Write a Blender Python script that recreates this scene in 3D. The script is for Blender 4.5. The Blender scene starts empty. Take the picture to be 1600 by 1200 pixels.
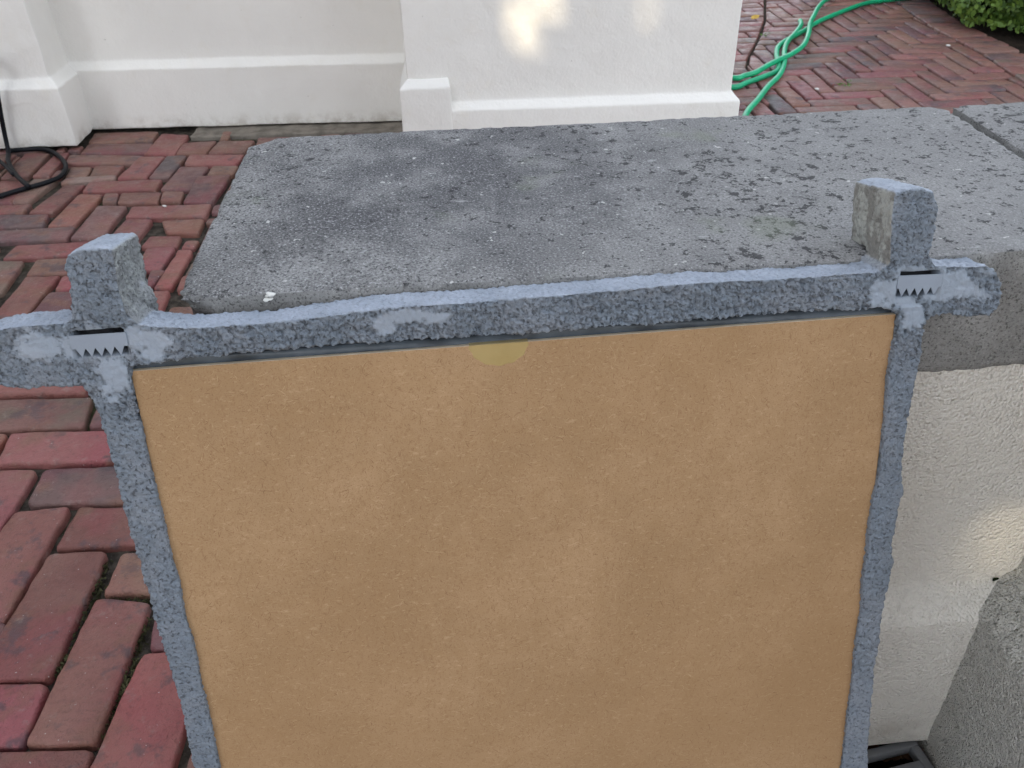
import bpy, bmesh, math, random
from mathutils import Vector, noise, Matrix
random.seed(7)
PI = math.pi
S = bpy.context.scene
COL = S.collection

# ------------------------------------------------------------------ camera
CAM_H, PITCH, ROLL, YAW, FPX = .8441, .6169, -.026, .0645, 1357.7
cp, sp, cy, sy = math.cos(PITCH), math.sin(PITCH), math.cos(YAW), math.sin(YAW)
FW = Vector((sy*cp, cy*cp, -sp)); R0 = Vector((cy, -sy, 0)); U0 = R0.cross(FW)
RT = R0*math.cos(ROLL)+U0*math.sin(ROLL); UP = -R0*math.sin(ROLL)+U0*math.cos(ROLL)
CP = Vector((0, 0, CAM_H))
cam = bpy.data.objects.new('camera', bpy.data.cameras.new('camera')); COL.objects.link(cam)
cam.matrix_world = Matrix(((RT.x, UP.x, -FW.x, CP.x), (RT.y, UP.y, -FW.y, CP.y), (RT.z, UP.z, -FW.z, CP.z), (0, 0, 0, 1)))
cam.data.sensor_width = 36; cam.data.lens = 36*FPX/1600
cam.data.clip_start = .02; cam.data.clip_end = 500
cam.data.dof.use_dof = True; cam.data.dof.focus_distance = .62; cam.data.dof.aperture_fstop = 34
S.camera = cam

# ------------------------------------------------------------------ light
SUN_EL, SUN_AZ = math.radians(50), math.radians(-12)      # azimuth: to the right of straight behind the camera
SUN = Vector((math.sin(SUN_AZ)*math.cos(SUN_EL), -math.cos(SUN_AZ)*math.cos(SUN_EL), math.sin(SUN_EL)))
W = bpy.data.worlds.new('World'); S.world = W; W.use_nodes = True
wn = W.node_tree; bg = wn.nodes['Background']
sky = wn.nodes.new('ShaderNodeTexSky'); sky.sky_type = 'NISHITA'; sky.sun_disc = False
sky.sun_elevation = SUN_EL; sky.sun_rotation = PI-SUN_AZ
hs = wn.nodes.new('ShaderNodeHueSaturation'); hs.inputs['Saturation'].default_value = .36
wn.links.new(sky.outputs[0], hs.inputs['Color']); wn.links.new(hs.outputs[0], bg.inputs[0])
bg.inputs[1].default_value = .15
sl = bpy.data.lights.new('sun', 'SUN'); sl.energy = 2.2; sl.angle = math.radians(.53); sl.color = (1, .84, .58)
so = bpy.data.objects.new('sun', sl); COL.objects.link(so)
so.rotation_euler = SUN.to_track_quat('Z', 'Y').to_euler()
S.view_settings.view_transform = 'Standard'; S.view_settings.look = 'None'
S.view_settings.exposure = 1.6; S.view_settings.gamma = 1

# ------------------------------------------------------------------ from picture to place
def ray(x, y): return (FW*FPX+RT*(x-800)-UP*(y-600)).normalized()
def gz(x, y, z=0.):
    d = ray(x, y); return CP+d*((z-CP.z)/d.z)
def on_y(x, y, Y):
    d = ray(x, y); return CP+d*(Y/d.y)

# ------------------------------------------------------------------ materials
def mat(name): 
    m = bpy.data.materials.new(name); m.use_nodes = True
    return m, m.node_tree.nodes, m.node_tree.links, m.node_tree.nodes['Principled BSDF']
class N:
    def __init__(s, name, rough=.7, spec=.3):
        s.m, s.n, s.l, s.b = mat(name)
        s.b.inputs['Roughness'].default_value = rough; s.b.inputs['Specular IOR Level'].default_value = spec
        s.tc = s.n.new('ShaderNodeTexCoord').outputs['Object']
    def _in(s, sock, v):
        if isinstance(v, (int, float, tuple, list)):
            sock.default_value = v if not isinstance(v, (tuple, list)) or len(v) != 3 or sock.type == 'VECTOR' else (*v, 1)
        else: s.l.new(v, sock)
    def map(s, scale=(1, 1, 1), rot=(0, 0, 0), loc=(0, 0, 0), vec=None):
        k = s.n.new('ShaderNodeMapping'); s.l.new(vec or s.tc, k.inputs[0])
        k.inputs['Scale'].default_value = scale; k.inputs['Rotation'].default_value = rot; k.inputs['Location'].default_value = loc
        return k.outputs[0]
    def noise(s, scale, detail=3, rough=.55, vec=None, dist=0):
        k = s.n.new('ShaderNodeTexNoise'); s.l.new(vec or s.tc, k.inputs['Vector'])
        k.inputs['Scale'].default_value = scale; k.inputs['Detail'].default_value = detail
        k.inputs['Roughness'].default_value = rough; k.inputs['Distortion'].default_value = dist
        return k.outputs['Fac']
    def vor(s, scale, vec=None, feat='F1', rnd=1):
        k = s.n.new('ShaderNodeTexVoronoi'); s.l.new(vec or s.tc, k.inputs['Vector'])
        k.feature = feat; k.inputs['Scale'].default_value = scale; k.inputs['Randomness'].default_value = rnd
        return k.outputs['Distance']
    def ramp(s, f, a, b, lo=0., hi=1.):
        k = s.n.new('ShaderNodeMapRange'); s.l.new(f, k.inputs[0]); k.clamp = True
        k.interpolation_type = 'SMOOTHSTEP'
        k.inputs[1].default_value = a; k.inputs[2].default_value = b; k.inputs[3].default_value = lo; k.inputs[4].default_value = hi
        return k.outputs[0]
    def mul(s, a, b, op='MULTIPLY'):
        k = s.n.new('ShaderNodeMath'); k.operation = op; s._in(k.inputs[0], a); s._in(k.inputs[1], b); return k.outputs[0]
    def mix(s, f, a, b, mode='MIX'):
        k = s.n.new('ShaderNodeMix'); k.data_type = 'RGBA'; k.blend_type = mode
        s._in(k.inputs['Factor'], f); s._in(k.inputs[6], a); s._in(k.inputs[7], b); return k.outputs[2]
    def attr(s, name, out='Color'):
        k = s.n.new('ShaderNodeAttribute'); k.attribute_name = name; return k.outputs[out]
    def col(s, c): s._in(s.b.inputs['Base Color'], c)
    def bump(s, h, dist=.001, strength=1.):
        k = s.n.new('ShaderNodeBump'); s.l.new(h, k.inputs['Height']); k.inputs['Distance'].default_value = dist
        s._in(k.inputs['Strength'], strength)
        if s.b.inputs['Normal'].links:
            s.l.new(s.b.inputs['Normal'].links[0].from_socket, k.inputs['Normal'])
        s.l.new(k.outputs[0], s.b.inputs['Normal'])

def stucco(name, base, grain=160, amp=.0012, rough=.62, spec=.35, streak=(1, 1, 1), low=1.6, det=3, z0=0.):
    k = N(name, rough, spec)
    big = k.noise(2.2, 4, .6); mid = k.noise(14, 4, .6); dots = k.noise(90, 2)
    c = k.mix(k.ramp(big, .35, .7), base, tuple(v*.93 for v in base))
    c = k.mix(k.ramp(mid, .55, .8, 0, .35), c, (base[0]*.9, base[1]*.87, base[2]*.8))
    c = k.mix(k.ramp(dots, .74, .8, 0, .35), c, (.28, .26, .22))
    sz = k.n.new('ShaderNodeSeparateXYZ'); k.l.new(k.tc, sz.inputs[0])
    c = k.mix(k.mul(k.ramp(sz.outputs['Z'], z0+.055, z0+.0, 0, .55), k.ramp(k.noise(24, 4, .7), .38, .7)), c, (.36, .30, .23))
    k.col(c)
    v = k.map(streak)
    if det == 1: k.bump(k.vor(grain*1.15, v), -amp*.55); det = 3; amp *= .5
    k.bump(k.noise(grain, det, .6, v), amp); k.bump(k.noise(grain*.22, 2, .5, v), amp*low)
    return k.m
M = {}
M['wall'] = stucco('cream_stucco', (.85, .835, .785), 150, .0011)
M['wall_near'] = stucco('near_stucco', (.90, .87, .80), 330, .0030, .5, .4, (1, 1, 1), .35, 1, .05)
M['pilaster_near'] = stucco('glossy_coarse_stucco', (.67, .66, .61), 400, .0065, .33, .55, (1, 1, .8), .3, 1, .03)

def concrete():
    k = N('weathered_concrete', .9, .15)
    st = k.map((1, 1, 1))
    fine = k.noise(620, 3, .7); fine2 = k.noise(1500, 1); big = k.noise(4.2, 5, .62); blot = k.noise(17, 5, .65)
    c = k.mix(k.ramp(big, .36, .64), (.185, .182, .176), (.285, .281, .27))
    sxy = k.n.new('ShaderNodeSeparateXYZ'); k.l.new(k.tc, sxy.inputs[0])
    # broad dark patch on the left half, paler towards the right
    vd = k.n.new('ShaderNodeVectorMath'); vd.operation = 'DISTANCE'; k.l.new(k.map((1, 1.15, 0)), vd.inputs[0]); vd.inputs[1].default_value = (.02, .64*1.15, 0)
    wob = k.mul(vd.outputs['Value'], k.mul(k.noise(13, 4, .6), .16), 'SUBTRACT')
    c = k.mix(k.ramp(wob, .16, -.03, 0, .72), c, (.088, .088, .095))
    c = k.mix(k.ramp(blot, .42, .66, 0, .7), c, (.33, .327, .315))
    c = k.mix(k.ramp(k.noise(26, 5, .7, k.map(loc=(6, 1, 3))), .52, .68, 0, .5), c, (.13, .13, .13))
    c = k.mix(k.ramp(fine, .46, .39, 0, .8), c, (.06, .06, .066))
    c = k.mix(k.ramp(fine, .56, .65, 0, .8), c, (.50, .50, .50))
    c = k.mix(k.ramp(k.noise(300, 3, .7, k.map(loc=(2, 8, 1))), .58, .68, 0, .3), c, (.07, .07, .075))
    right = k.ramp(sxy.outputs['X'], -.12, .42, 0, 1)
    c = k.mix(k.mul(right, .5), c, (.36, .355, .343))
    dens = k.mul(k.ramp(k.noise(7, 3, .5, k.map((1, 1, 1), loc=(3, 1, 0))), .36, .66, -.03, .03), k.mul(right, .045), 'ADD')
    lich = k.mul(k.noise(130, 3, .68, st), dens, 'ADD')
    c = k.mix(k.ramp(lich, .62, .66, 0, .8), c, (.045, .045, .046))
    lich2 = k.mul(k.noise(85, 5, .74, k.map((1, 1, 1), loc=(5, 5, 5))), k.mul(right, .028), 'ADD')
    c = k.mix(k.ramp(lich2, .645, .675, 0, .75), c, (.05, .05, .05))
    c = k.mix(k.mul(k.ramp(k.noise(260, 2, .6, k.map(loc=(7, 7, 7))), .64, .69), k.ramp(k.noise(16, 2), .4, .6)), c, (.05, .05, .05))
    lt = k.noise(75, 3, .65, k.map((.7, 1.2, 1), loc=(9, 2, 5)))
    c = k.mix(k.ramp(lt, .66, .74, 0, .6), c, (.46, .46, .45))
    c = k.mix(k.ramp(k.noise(140, 2, .6, k.map(loc=(1, 1, 9))), .70, .75, 0, .9), c, (.62, .61, .58))
    c = k.mix(k.ramp(k.noise(11, 3, .6, k.map(loc=(1, 7, 3))), .62, .75, 0, .35), c, (.22, .25, .17))
    # vertical faces take their own plainer grey
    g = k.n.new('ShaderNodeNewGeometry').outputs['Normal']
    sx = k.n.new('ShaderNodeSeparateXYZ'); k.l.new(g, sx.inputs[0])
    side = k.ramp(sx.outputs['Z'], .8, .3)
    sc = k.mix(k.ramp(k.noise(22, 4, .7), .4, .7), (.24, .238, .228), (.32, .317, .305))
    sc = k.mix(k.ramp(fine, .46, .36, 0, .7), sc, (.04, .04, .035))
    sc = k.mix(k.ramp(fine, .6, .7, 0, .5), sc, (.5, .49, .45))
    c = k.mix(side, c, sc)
    k.col(c)
    k.bump(fine, .0009); k.bump(k.noise(180, 3), .001); k.bump(k.ramp(lich, .6, .66), .0004)
    return k.m
M['concrete'] = concrete()

def brick_mat():
    k = N('clinker_brick', .55, .32)
    base = k.attr('tint'); rnd = k.attr('seed', 'Fac')
    v = k.n.new('ShaderNodeVectorMath'); v.operation = 'ADD'; k.l.new(k.tc, v.inputs[0])
    cx = k.n.new('ShaderNodeCombineXYZ'); k.l.new(k.mul(rnd, 37.), cx.inputs[2]); k.l.new(cx.outputs[0], v.inputs[1])
    vv = v.outputs[0]
    c = k.mix(k.ramp(k.noise(11, 3, .55, vv), .46, .62, 0, .6), base, k.mix(.6, base, (.27, .065, .075)))
    c = k.mix(k.ramp(k.noise(14, 3, .6, k.map(loc=(4, 4, 0), vec=vv)), .52, .66, 0, .7), c, (.20, .098, .066))
    c = k.mix(k.ramp(k.noise(19, 4, .65, k.map(loc=(8, 1, 0), vec=vv)), .56, .66, 0, .72), c, (.085, .06, .068))
    c = k.mix(k.ramp(k.noise(260, 3, .6), .62, .72, 0, .45), c, (.05, .03, .03))
    c = k.mix(k.ramp(k.noise(6, 2, .5, vv), .4, .65, 0, .35), c, (.30, .17, .13))
    c = k.mix(k.ramp(k.noise(120, 4, .7), .5, .7, 0, .3), c, (.09, .055, .05))
    c = k.mix(k.ramp(k.noise(210, 2, .5, k.map(loc=(2, 2, 2))), .73, .76, 0, .8), c, (.55, .5, .48))
    c = k.mix(k.ramp(k.noise(42, 4, .7), .56, .75, 0, .4), c, (.33, .26, .23))
    k.col(c)
    k.l.new(k.ramp(k.noise(30, 3), .35, .7, .36, .62), k.b.inputs['Roughness'])
    k.bump(k.noise(420, 3, .6), .0010); k.bump(k.noise(55, 4, .6), .0030); 
    k.bump(k.ramp(k.noise(34, 3, .5, None, 1.2), .49, .5), .0004)
    return k.m
M['brick'] = brick_mat()

def dirt():
    k = N('joint_soil', .95, .1)
    c = k.mix(k.ramp(k.noise(60, 4), .4, .65), (.045, .038, .031), (.10, .085, .068))
    c = k.mix(k.ramp(k.noise(7, 3), .58, .7, 0, .6), c, (.05, .062, .022))
    c = k.mix(k.ramp(k.noise(400, 2), .66, .7, 0, .5), c, (.2, .19, .16))
    k.col(c); k.bump(k.noise(150, 4, .7), .006); return k.m
M['dirt'] = dirt()

def paint():
    k = N('grey_lumpy_paint', .5, .4)
    sm = k.attr('smoothness', 'Fac'); ins = k.attr('inner', 'Fac'); ol = k.attr('olive', 'Fac')
    c = k.mix(k.ramp(k.noise(35, 3, .6), .4, .65), (.265, .315, .375), (.315, .355, .41))
    c = k.mix(k.ramp(k.noise(90, 3, .6, k.map(loc=(3, 0, 0))), .6, .72, 0, .2), c, (.42, .46, .50))
    c = k.mix(k.mul(sm, .5), c, (.28, .325, .39))
    c = k.mix(k.mul(k.attr('top_light', 'Fac'), .8), c, (.47, .52, .60))  # skylight on the up-facing sides painted in as a lighter colour
    c = k.mix(ol, c, k.mix(k.ramp(k.noise(80, 3, .7), .42, .6), (.25, .235, .20), (.44, .44, .39)))
    rough = k.mul(sm, -.95, 'MULTIPLY'); rough = k.mul(rough, 1., 'ADD')
    pit = k.noise(460, 2, .6); pit2 = k.vor(330)
    pit_shade = k.mul(k.ramp(pit, .43, .37), rough)
    crev_shade = k.attr('crevice_shade', 'Fac'); c = k.mix(k.mul(pit_shade, .5), c, (.03, .034, .04))  # shade in the pits painted in dark
    c = k.mix(k.mul(crev_shade, .38), c, (.06, .07, .085))  # shade between the crumbs painted into the colour
    c = k.mix(k.attr('cavity_shade', 'Fac'), c, (.012, .013, .016))  # recess behind the hangers coloured near black for its shade
    k.col(c)
    k.bump(k.ramp(pit, .30, .46), .0007, rough); k.bump(k.noise(700, 3, .7), .0030, rough); k.bump(k.noise(210, 3, .6), .0009, rough); k.bump(k.noise(1300, 2), .00025, .6)
    return k.m
M['paint'] = paint()

def flat_mat(name, c, rough=.5, spec=.4, metal=0, bump=None, var=.12):
    k = N(name, rough, spec); k.b.inputs['Metallic'].default_value = metal
    k.col(k.mix(k.ramp(k.noise(25, 4, .6), .35, .7), c, tuple(v*(1-var*2) for v in c)))
    if bump: k.bump(k.noise(bump[0], 3), bump[1])
    return k.m
M['hanger'] = flat_mat('painted_grey_metal', (.275, .32, .385), .42, .4, 0, (700, .00015), .06)
M['groove'] = flat_mat('dark_slate_rebate', (.085, .105, .125), .42, .5, 0, (60, .001), .35)
M['putty'] = flat_mat('smooth_grey_putty', (.30, .34, .40), .5, .4, 0, (90, .0012), .1)
M['iron'] = flat_mat('black_painted_iron', (.005, .006, .009), .5, .22, 0, (300, .0004))
M['hose'] = flat_mat('green_rubber_hose', (.01, .42, .19), .38, .45, 0, (60, .0003), .1)
M['hose_band'] = M['hose']
M['grate'] = flat_mat('grey_plastic_grate', (.20, .205, .215), .5, .4, 0, (300, .0003), .15)
M['bark'] = flat_mat('bark', (.09, .065, .045), .9, .1, 0, (40, .01))
M['white_mark'] = flat_mat('white_dropping', (.78, .77, .72), .8, .2, 0, (500, .0006))
M['kerb'] = flat_mat('grey_slate_edging', (.085, .08, .08), .8, .2, 0, (90, .002), .3)
M['soil'] = flat_mat('dark_bed_soil', (.03, .022, .016), .95, .1, 0, (90, .01), .3)
M['footing'] = flat_mat('pale_mortar_footing', (.24, .215, .18), .9, .1, 0, (120, .003), .2)
M['dryleaf'] = flat_mat('brown_dry_leaf', (.20, .10, .055), .7, .25, 0, (200, .0008), .3)
M['tanleaf'] = flat_mat('tan_dry_leaf', (.42, .25, .14), .7, .25, 0, (200, .0008), .3)
M['yellowleaf'] = flat_mat('yellow_leaf', (.55, .36, .07), .6, .3, 0, None)
M['moss'] = flat_mat('dry_moss', (.12, .12, .06), .95, .05, 0, (300, .003), .4)
M['weed'] = flat_mat('weed_leaf', (.10, .20, .04), .7, .25, 0, None)
M['darkwood'] = flat_mat('hedge_core', (.012, .018, .008), .95, .05)
M['pebble'] = flat_mat('white_pebble', (.7, .68, .64), .8, .2)

def leafmat(name, a, b):
    k = N(name, .5, .35); k.col(k.mix(k.attr('seed', 'Fac'), a, b)); return k.m
M['box'] = leafmat('boxwood_leaf', (.035, .085, .012), (.14, .23, .035))
M['tree'] = leafmat('tree_leaf', (.04, .08, .02), (.07, .12, .03))

def board_mat():
    k = N('hardboard', .62, .25)
    c = k.mix(k.ramp(k.noise(9, 4, .6), .35, .68), (.355, .226, .118), (.43, .28, .153))
    c = k.mix(k.ramp(k.noise(75, 4, .65), .42, .62, 0, .3), c, (.35, .215, .105))
    c = k.mix(k.ramp(k.noise(520, 3, .7, k.map((1, .6, 1), (0, 0, .4))), .47, .36, 0, .4), c, (.27, .155, .075))
    c = k.mix(k.ramp(k.noise(460, 3, .7, k.map((.45, 1, 1), (0, 0, .3), (5, 2, 0))), .57, .70, 0, .28), c, (.64, .46, .28))
    c = k.mix(k.ramp(k.noise(1100, 2, .6), .56, .68, 0, .55), c, (.22, .12, .055))
    c = k.mix(k.ramp(k.noise(2.6, 2, .5), .4, .65, 0, .5), c, (.33, .20, .098))
    def lines(scale, off, w, gate):
        n = k.noise(scale, 1, .4, k.map(loc=off), 1.3)
        d = k.mul(k.mul(n, .5, 'SUBTRACT'), 0, 'ADD'); a = k.n.new('ShaderNodeMath'); a.operation = 'ABSOLUTE'; k.l.new(d, a.inputs[0])
        return k.mul(k.ramp(a.outputs[0], w, w*.3), k.ramp(k.noise(scale*.9, 1, .5, k.map(loc=(off[1]+9, off[0], 2))), gate, gate+.05))
    c = k.mix(k.mul(lines(150, (1, 3, 0), .012, .62), .12), c, (.22, .10, .045))
    c = k.mix(k.mul(lines(190, (7, 4, 0), .012, .62), .12), c, (.74, .50, .28))
    k.col(c); k.bump(k.noise(500, 3, .7), .0001); return k.m
M['board'] = board_mat()
M['board_edge'] = flat_mat('pale_board_edge', (.86, .74, .56), .8, .1)
M['fibre_dark'] = flat_mat('dark_fibre', (.23, .12, .06), .8, .1)
M['fibre_light'] = flat_mat('light_fibre', (.56, .40, .23), .7, .2)
def tape_mat():
    k = N('yellowed_tape', .28, .5)
    k.col(k.mix(k.ramp(k.noise(60, 4), .4, .7), (.62, .50, .20), (.56, .44, .16))); k.b.inputs['Alpha'].default_value = .46
    k.bump(k.noise(120, 3), .0006); return k.m
M['tape'] = tape_mat()

# ------------------------------------------------------------------ object helpers
def link(name, me, parent=None, mats=()):
    o = bpy.data.objects.new(name, me); COL.objects.link(o)
    for m in mats: me.materials.append(m)
    if parent is not None:
        o.parent = parent
        bpy.context.view_layer.update()
        o.matrix_parent_inverse = parent.matrix_world.inverted()
    return o
def obj(name, bm, m, parent=None, smooth=True):
    me = bpy.data.meshes.new(name); bm.normal_update(); bm.to_mesh(me); bm.free()
    if smooth:
        for p in me.polygons: p.use_smooth = True
    return link(name, me, parent, m if isinstance(m, (list, tuple)) else (m,))
def tag(o, label, cat, group=None, kind=None):
    o['label'] = label; o['category'] = cat
    if group: o['group'] = group
    if kind: o['kind'] = kind
    return o
def thing(name, loc, label, cat, group=None):
    e = bpy.data.objects.new(name, None); COL.objects.link(e); e.location = loc; e.empty_display_size = .05
    bpy.context.view_layer.update()
    return tag(e, label, cat, group)
def structure(o): o['kind'] = 'structure'; return o

def loft(rings, close=True):
    bm = bmesh.new(); vs = [[bm.verts.new(p) for p in r] for r in rings]
    for a, b in zip(vs, vs[1:]):
        n = len(a)
        for i in range(n if close else n-1): bm.faces.new((a[i], a[(i+1) % n], b[(i+1) % n], b[i]))
    if close: bm.faces.new(vs[0][::-1]); bm.faces.new(vs[-1])
    bmesh.ops.recalc_face_normals(bm, faces=bm.faces)
    return bm
def wobble(bm, amp, sc, seed=0):
    for v in bm.verts:
        p = v.co*sc+Vector((seed*7.3, seed*3.1, seed*5.7))
        v.co += noise.noise_vector(p)*amp
def refine(bm, maxlen, passes=8):
    for _ in range(passes):
        e = [e for e in bm.edges if e.calc_length() > maxlen]
        if not e: break
        bmesh.ops.subdivide_edges(bm, edges=e, cuts=1, use_grid_fill=True)
def soften(bm, off, seg=2):
    es = [e for e in bm.edges if len(e.link_faces) == 2 and e.calc_face_angle(0) > .3]
    bmesh.ops.bevel(bm, geom=es, offset=off, segments=seg, affect='EDGES', profile=.6, clamp_overlap=True)
def auto_smooth(o, ang=.6):
    me = o.data
    bm = bmesh.new(); bm.from_mesh(me)
    for e in bm.edges:
        if len(e.link_faces) == 2 and e.calc_face_angle(0) > ang: e.smooth = False
    bm.to_mesh(me); bm.free()

def tube(pts, r, seg=10, closed=False, res=6):
    """smooth tube through pts (Catmull-Rom)"""
    pts = [Vector(p) for p in pts]; P = []
    n = len(pts)
    rng = range(n) if closed else range(n-1)
    for i in rng:
        g = (lambda j: pts[j % n]) if closed else (lambda j: pts[min(max(j, 0), n-1)])
        p0, p1, p2, p3 = g(i-1), g(i), g(i+1), g(i+2)
        for k in range(res):
            t = k/res
            P.append(.5*((2*p1)+(p2-p0)*t+(2*p0-5*p1+4*p2-p3)*t*t+(3*p1-p0-3*p2+p3)*t**3))
    if not closed: P.append(pts[-1])
    bm = bmesh.new(); rings = []; up = None; m = len(P)
    for i, p in enumerate(P):
        d = (P[(i+1) % m]-P[i-1]) if closed else (P[min(i+1, m-1)]-P[max(i-1, 0)])
        d.normalize()
        if up is None: up = d.orthogonal().normalized()
        up = (up-d*up.dot(d)).normalized(); sd = d.cross(up)
        rings.append([bm.verts.new(p+(up*math.cos(2*PI*k/seg)+sd*math.sin(2*PI*k/seg))*r) for k in range(seg)])
    for i in range(m if closed else m-1):
        a, b = rings[i], rings[(i+1) % m]
        for k in range(seg): bm.faces.new((a[k], a[(k+1) % seg], b[(k+1) % seg], b[k]))
    if not closed: bm.faces.new(rings[0][::-1]); bm.faces.new(rings[-1])
    bmesh.ops.recalc_face_normals(bm, faces=bm.faces)
    return bm
def join(*bms):
    a = bms[0]
    for b in bms[1:]:
        me = bpy.data.meshes.new('t'); b.to_mesh(me); b.free(); a.from_mesh(me); bpy.data.meshes.remove(me)
    return a

# ================================================================== SETTING
# ground: one sheet to the horizon
bm = bmesh.new()
bmesh.ops.create_grid(bm, x_segments=40, y_segments=40, size=60)
for v in bm.verts: v.co.z = -.014
structure(obj('ground', bm, M['dirt']))

# ------------------------------------------------------------------ brick paving
TINT = dict(red=(.245, .068, .062), crim=(.25, .065, .072), mar=(.125, .052, .058), tan=(.205, .108, .068), brown=(.165, .082, .06),
            dark=(.066, .056, .062), purp=(.10, .068, .075), olive=(.135, .10, .072), pale=(.33, .24, .20), rb=(.20, .075, .06), orange=(.26, .10, .06))
bricks = []                                     # (polygon [(x,y)..], tint, dz)
def crop_q(pts, x0, y0, k): return [(x0+a/k, y0+b/k) for a, b in pts]
K = 3.8095
far_q = [
 ('tan', (560,62),(945,58),(905,118),(520,125)), ('mar', (520,130),(915,122),(870,185),(475,190)), ('red', (960,68),(1125,75),(1040,190),(850,188)),
 ('rb', (1090,125),(1290,112),(1225,186),(1045,190)), ('brown', (1300,115),(1520,112),(1450,182),(1235,186)), ('brown', (410,197),(855,192),(805,245),(385,250)),
 ('tan', (420,262),(545,262),(515,320),(385,325)), ('tan', (560,260),(740,256),(690,315),(530,320)), ('red', (830,205),(985,200),(870,335),(695,340)),
 ('dark', (990,205),(1115,203),(1000,330),(882,334)), ('red', (1125,196),(1455,188),(1400,250),(1092,252)), ('pale', (395,330),(700,318),(678,345),(352,366)),
 ('mar', (1070,265),(1245,262),(1130,400),(950,402)), ('tan', (1262,262),(1420,260),(1385,312),(1228,318)), ('red', (530,358),(968,345),(925,405),(485,415)),
 ('mar', (1172,325),(1375,318),(1255,485),(1085,480)), ('brown', (622,425),(710,421),(690,475),(600,480)), ('rb', (718,420),(962,414),(938,475),(695,479)),
 ('tan', (972,414),(1098,412),(1072,472),(948,476)), ('rb', (385,375),(508,373),(312,541),(162,543)), ('orange', (468,430),(612,428),(440,612),(272,616)),
 ('mar', (580,502),(752,500),(610,695),(415,700)), ('red', (782,500),(1260,490),(1215,568),(742,566)), ('crim', (752,580),(908,580),(812,702),(638,698)),
 ('orange', (962,585),(1215,576),(1178,660),(985,660)), ('rb', (-60,497),(188,490),(130,550),(-110,556)), ('purp', (-140,565),(292,550),(250,620),(-180,640)),
 ('purp', (-40,648),(450,622),(395,700),(-90,712)), ('red', (90,728),(600,704),(550,780),(5,812)), ('olive', (-70,825),(140,822),(5,1015),(-220,1018)),
 ('tan', (212,815),(470,805),(420,903),(150,910)), ('rb', (155,918),(352,912),(142,1165),(-60,1172)), ('crim', (372,918),(540,914),(470,1000),(318,1003)),
 ('mar', (292,1013),(490,1008),(370,1180),(148,1182)), ('rb', (-170,925),(-15,1025),(-80,1180),(-260,1172)),
 ('red', (890,676),(1078,672),(1050,738),(832,738)), ('crim', (872,748),(1042,743),(955,876),(795,882)), ('red', (1098,700),(1190,696),(1150,745),(1075,747)),
 ('red', (1060,757),(1150,755),(1020,985),(905,990)), ('mar', (892,884),(990,882),(890,985),(860,985)), ('red', (905,1003),(1010,1000),(930,1190),(840,1190)),
 ('red', (640,790),(780,780),(640,1000),(500,1000)), ('rb', (640,1010),(890,1000),(820,1100),(600,1100)), ('red', (590,1115),(830,1110),(780,1200),(540,1200)),
 ('brown', (-60,195),(105,192),(-10,262),(-150,265)), ('brown', (150,190),(300,190),(165,322),(-5,335)), ('red', (325,190),(412,176),(400,200),(292,328),(185,332)),
 ('red', (-80,347),(140,344),(165,402),(-110,412)), ('olive', (200,342),(345,340),(160,480),(30,478)), ('mar', (-90,425),(120,415),(70,483),(-120,487)),
]
near_q = [
 ('red', (-110,575),(150,572),(132,613),(-124,618)), ('olive', (-60,624),(144,620),(131,667),(-80,673)), ('mar', (152,632),(210,630),(205,662),(137,666)),
 ('crim', (16,675),(222,668),(205,719),(-7,724)), ('crim', (-75,733),(57,732),(-42,900),(-190,905)), ('purp', (68,731),(280,724),(272,782),(40,788)),
 ('rb', (23,800),(110,790),(2,975),(-120,985)), ('rb', (122,791),(330,785),(325,845),(85,855)), ('rb', (75,864),(168,860),(76,1060),(-45,1064)),
 ('tan', (190,862),(390,852),(388,916),(160,927)), ('rb', (148,934),(235,938),(148,1164),(39,1163)), ('mar', (244,955),(340,955),(335,1011),(230,1014)),
 ('red', (221,1019),(325,1019),(240,1290),(97,1290)), ('crim', (-100,1067),(73,1065),(34,1166),(-150,1170)), ('rb', (-110,1174),(148,1170),(112,1280),(-130,1290)),
 ('mar', (-60,955),(12,972),(-3,1010),(-90,1056)), ('mar', (335,1060),(430,1060),(345,1290),(258,1290)),
]
for q in far_q: bricks.append(([gz(*p)[:2] for p in crop_q(q[1:], 0, 190, K)], TINT[q[0]]))
for q in near_q: bricks.append(([gz(*p)[:2] for p in q[1:]], TINT[q[0]]))
traced = [(min(x for x, y in b), max(x for x, y in b), min(y for x, y in b), max(y for x, y in b)) for b, _ in bricks]
RB = [(1.60, 1.5), (1.70, 2.0), (1.77, 2.4), (1.813, 2.648), (1.835, 2.83), (1.858, 2.995), (1.862, 3.207), (1.858, 3.31), (1.884, 3.573), (1.93, 3.834), (2.05, 4.3), (2.25, 4.8), (2.5, 5.3)]
LB = [(.93, 2.2), (.98, 2.6), (.995, 2.80), (1.015, 2.95), (1.056, 3.062), (1.181, 3.336), (1.287, 3.596), (1.395, 3.932), (1.52, 4.3), (1.7, 4.9), (1.8, 5.3)]
def curve_at(Cv, y):
    for a, b in zip(Cv, Cv[1:]):
        if y <= b[1] or b is Cv[-1]:
            t = (y-a[1])/(b[1]-a[1]); return a, b, a[0]+(b[0]-a[0])*t
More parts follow.
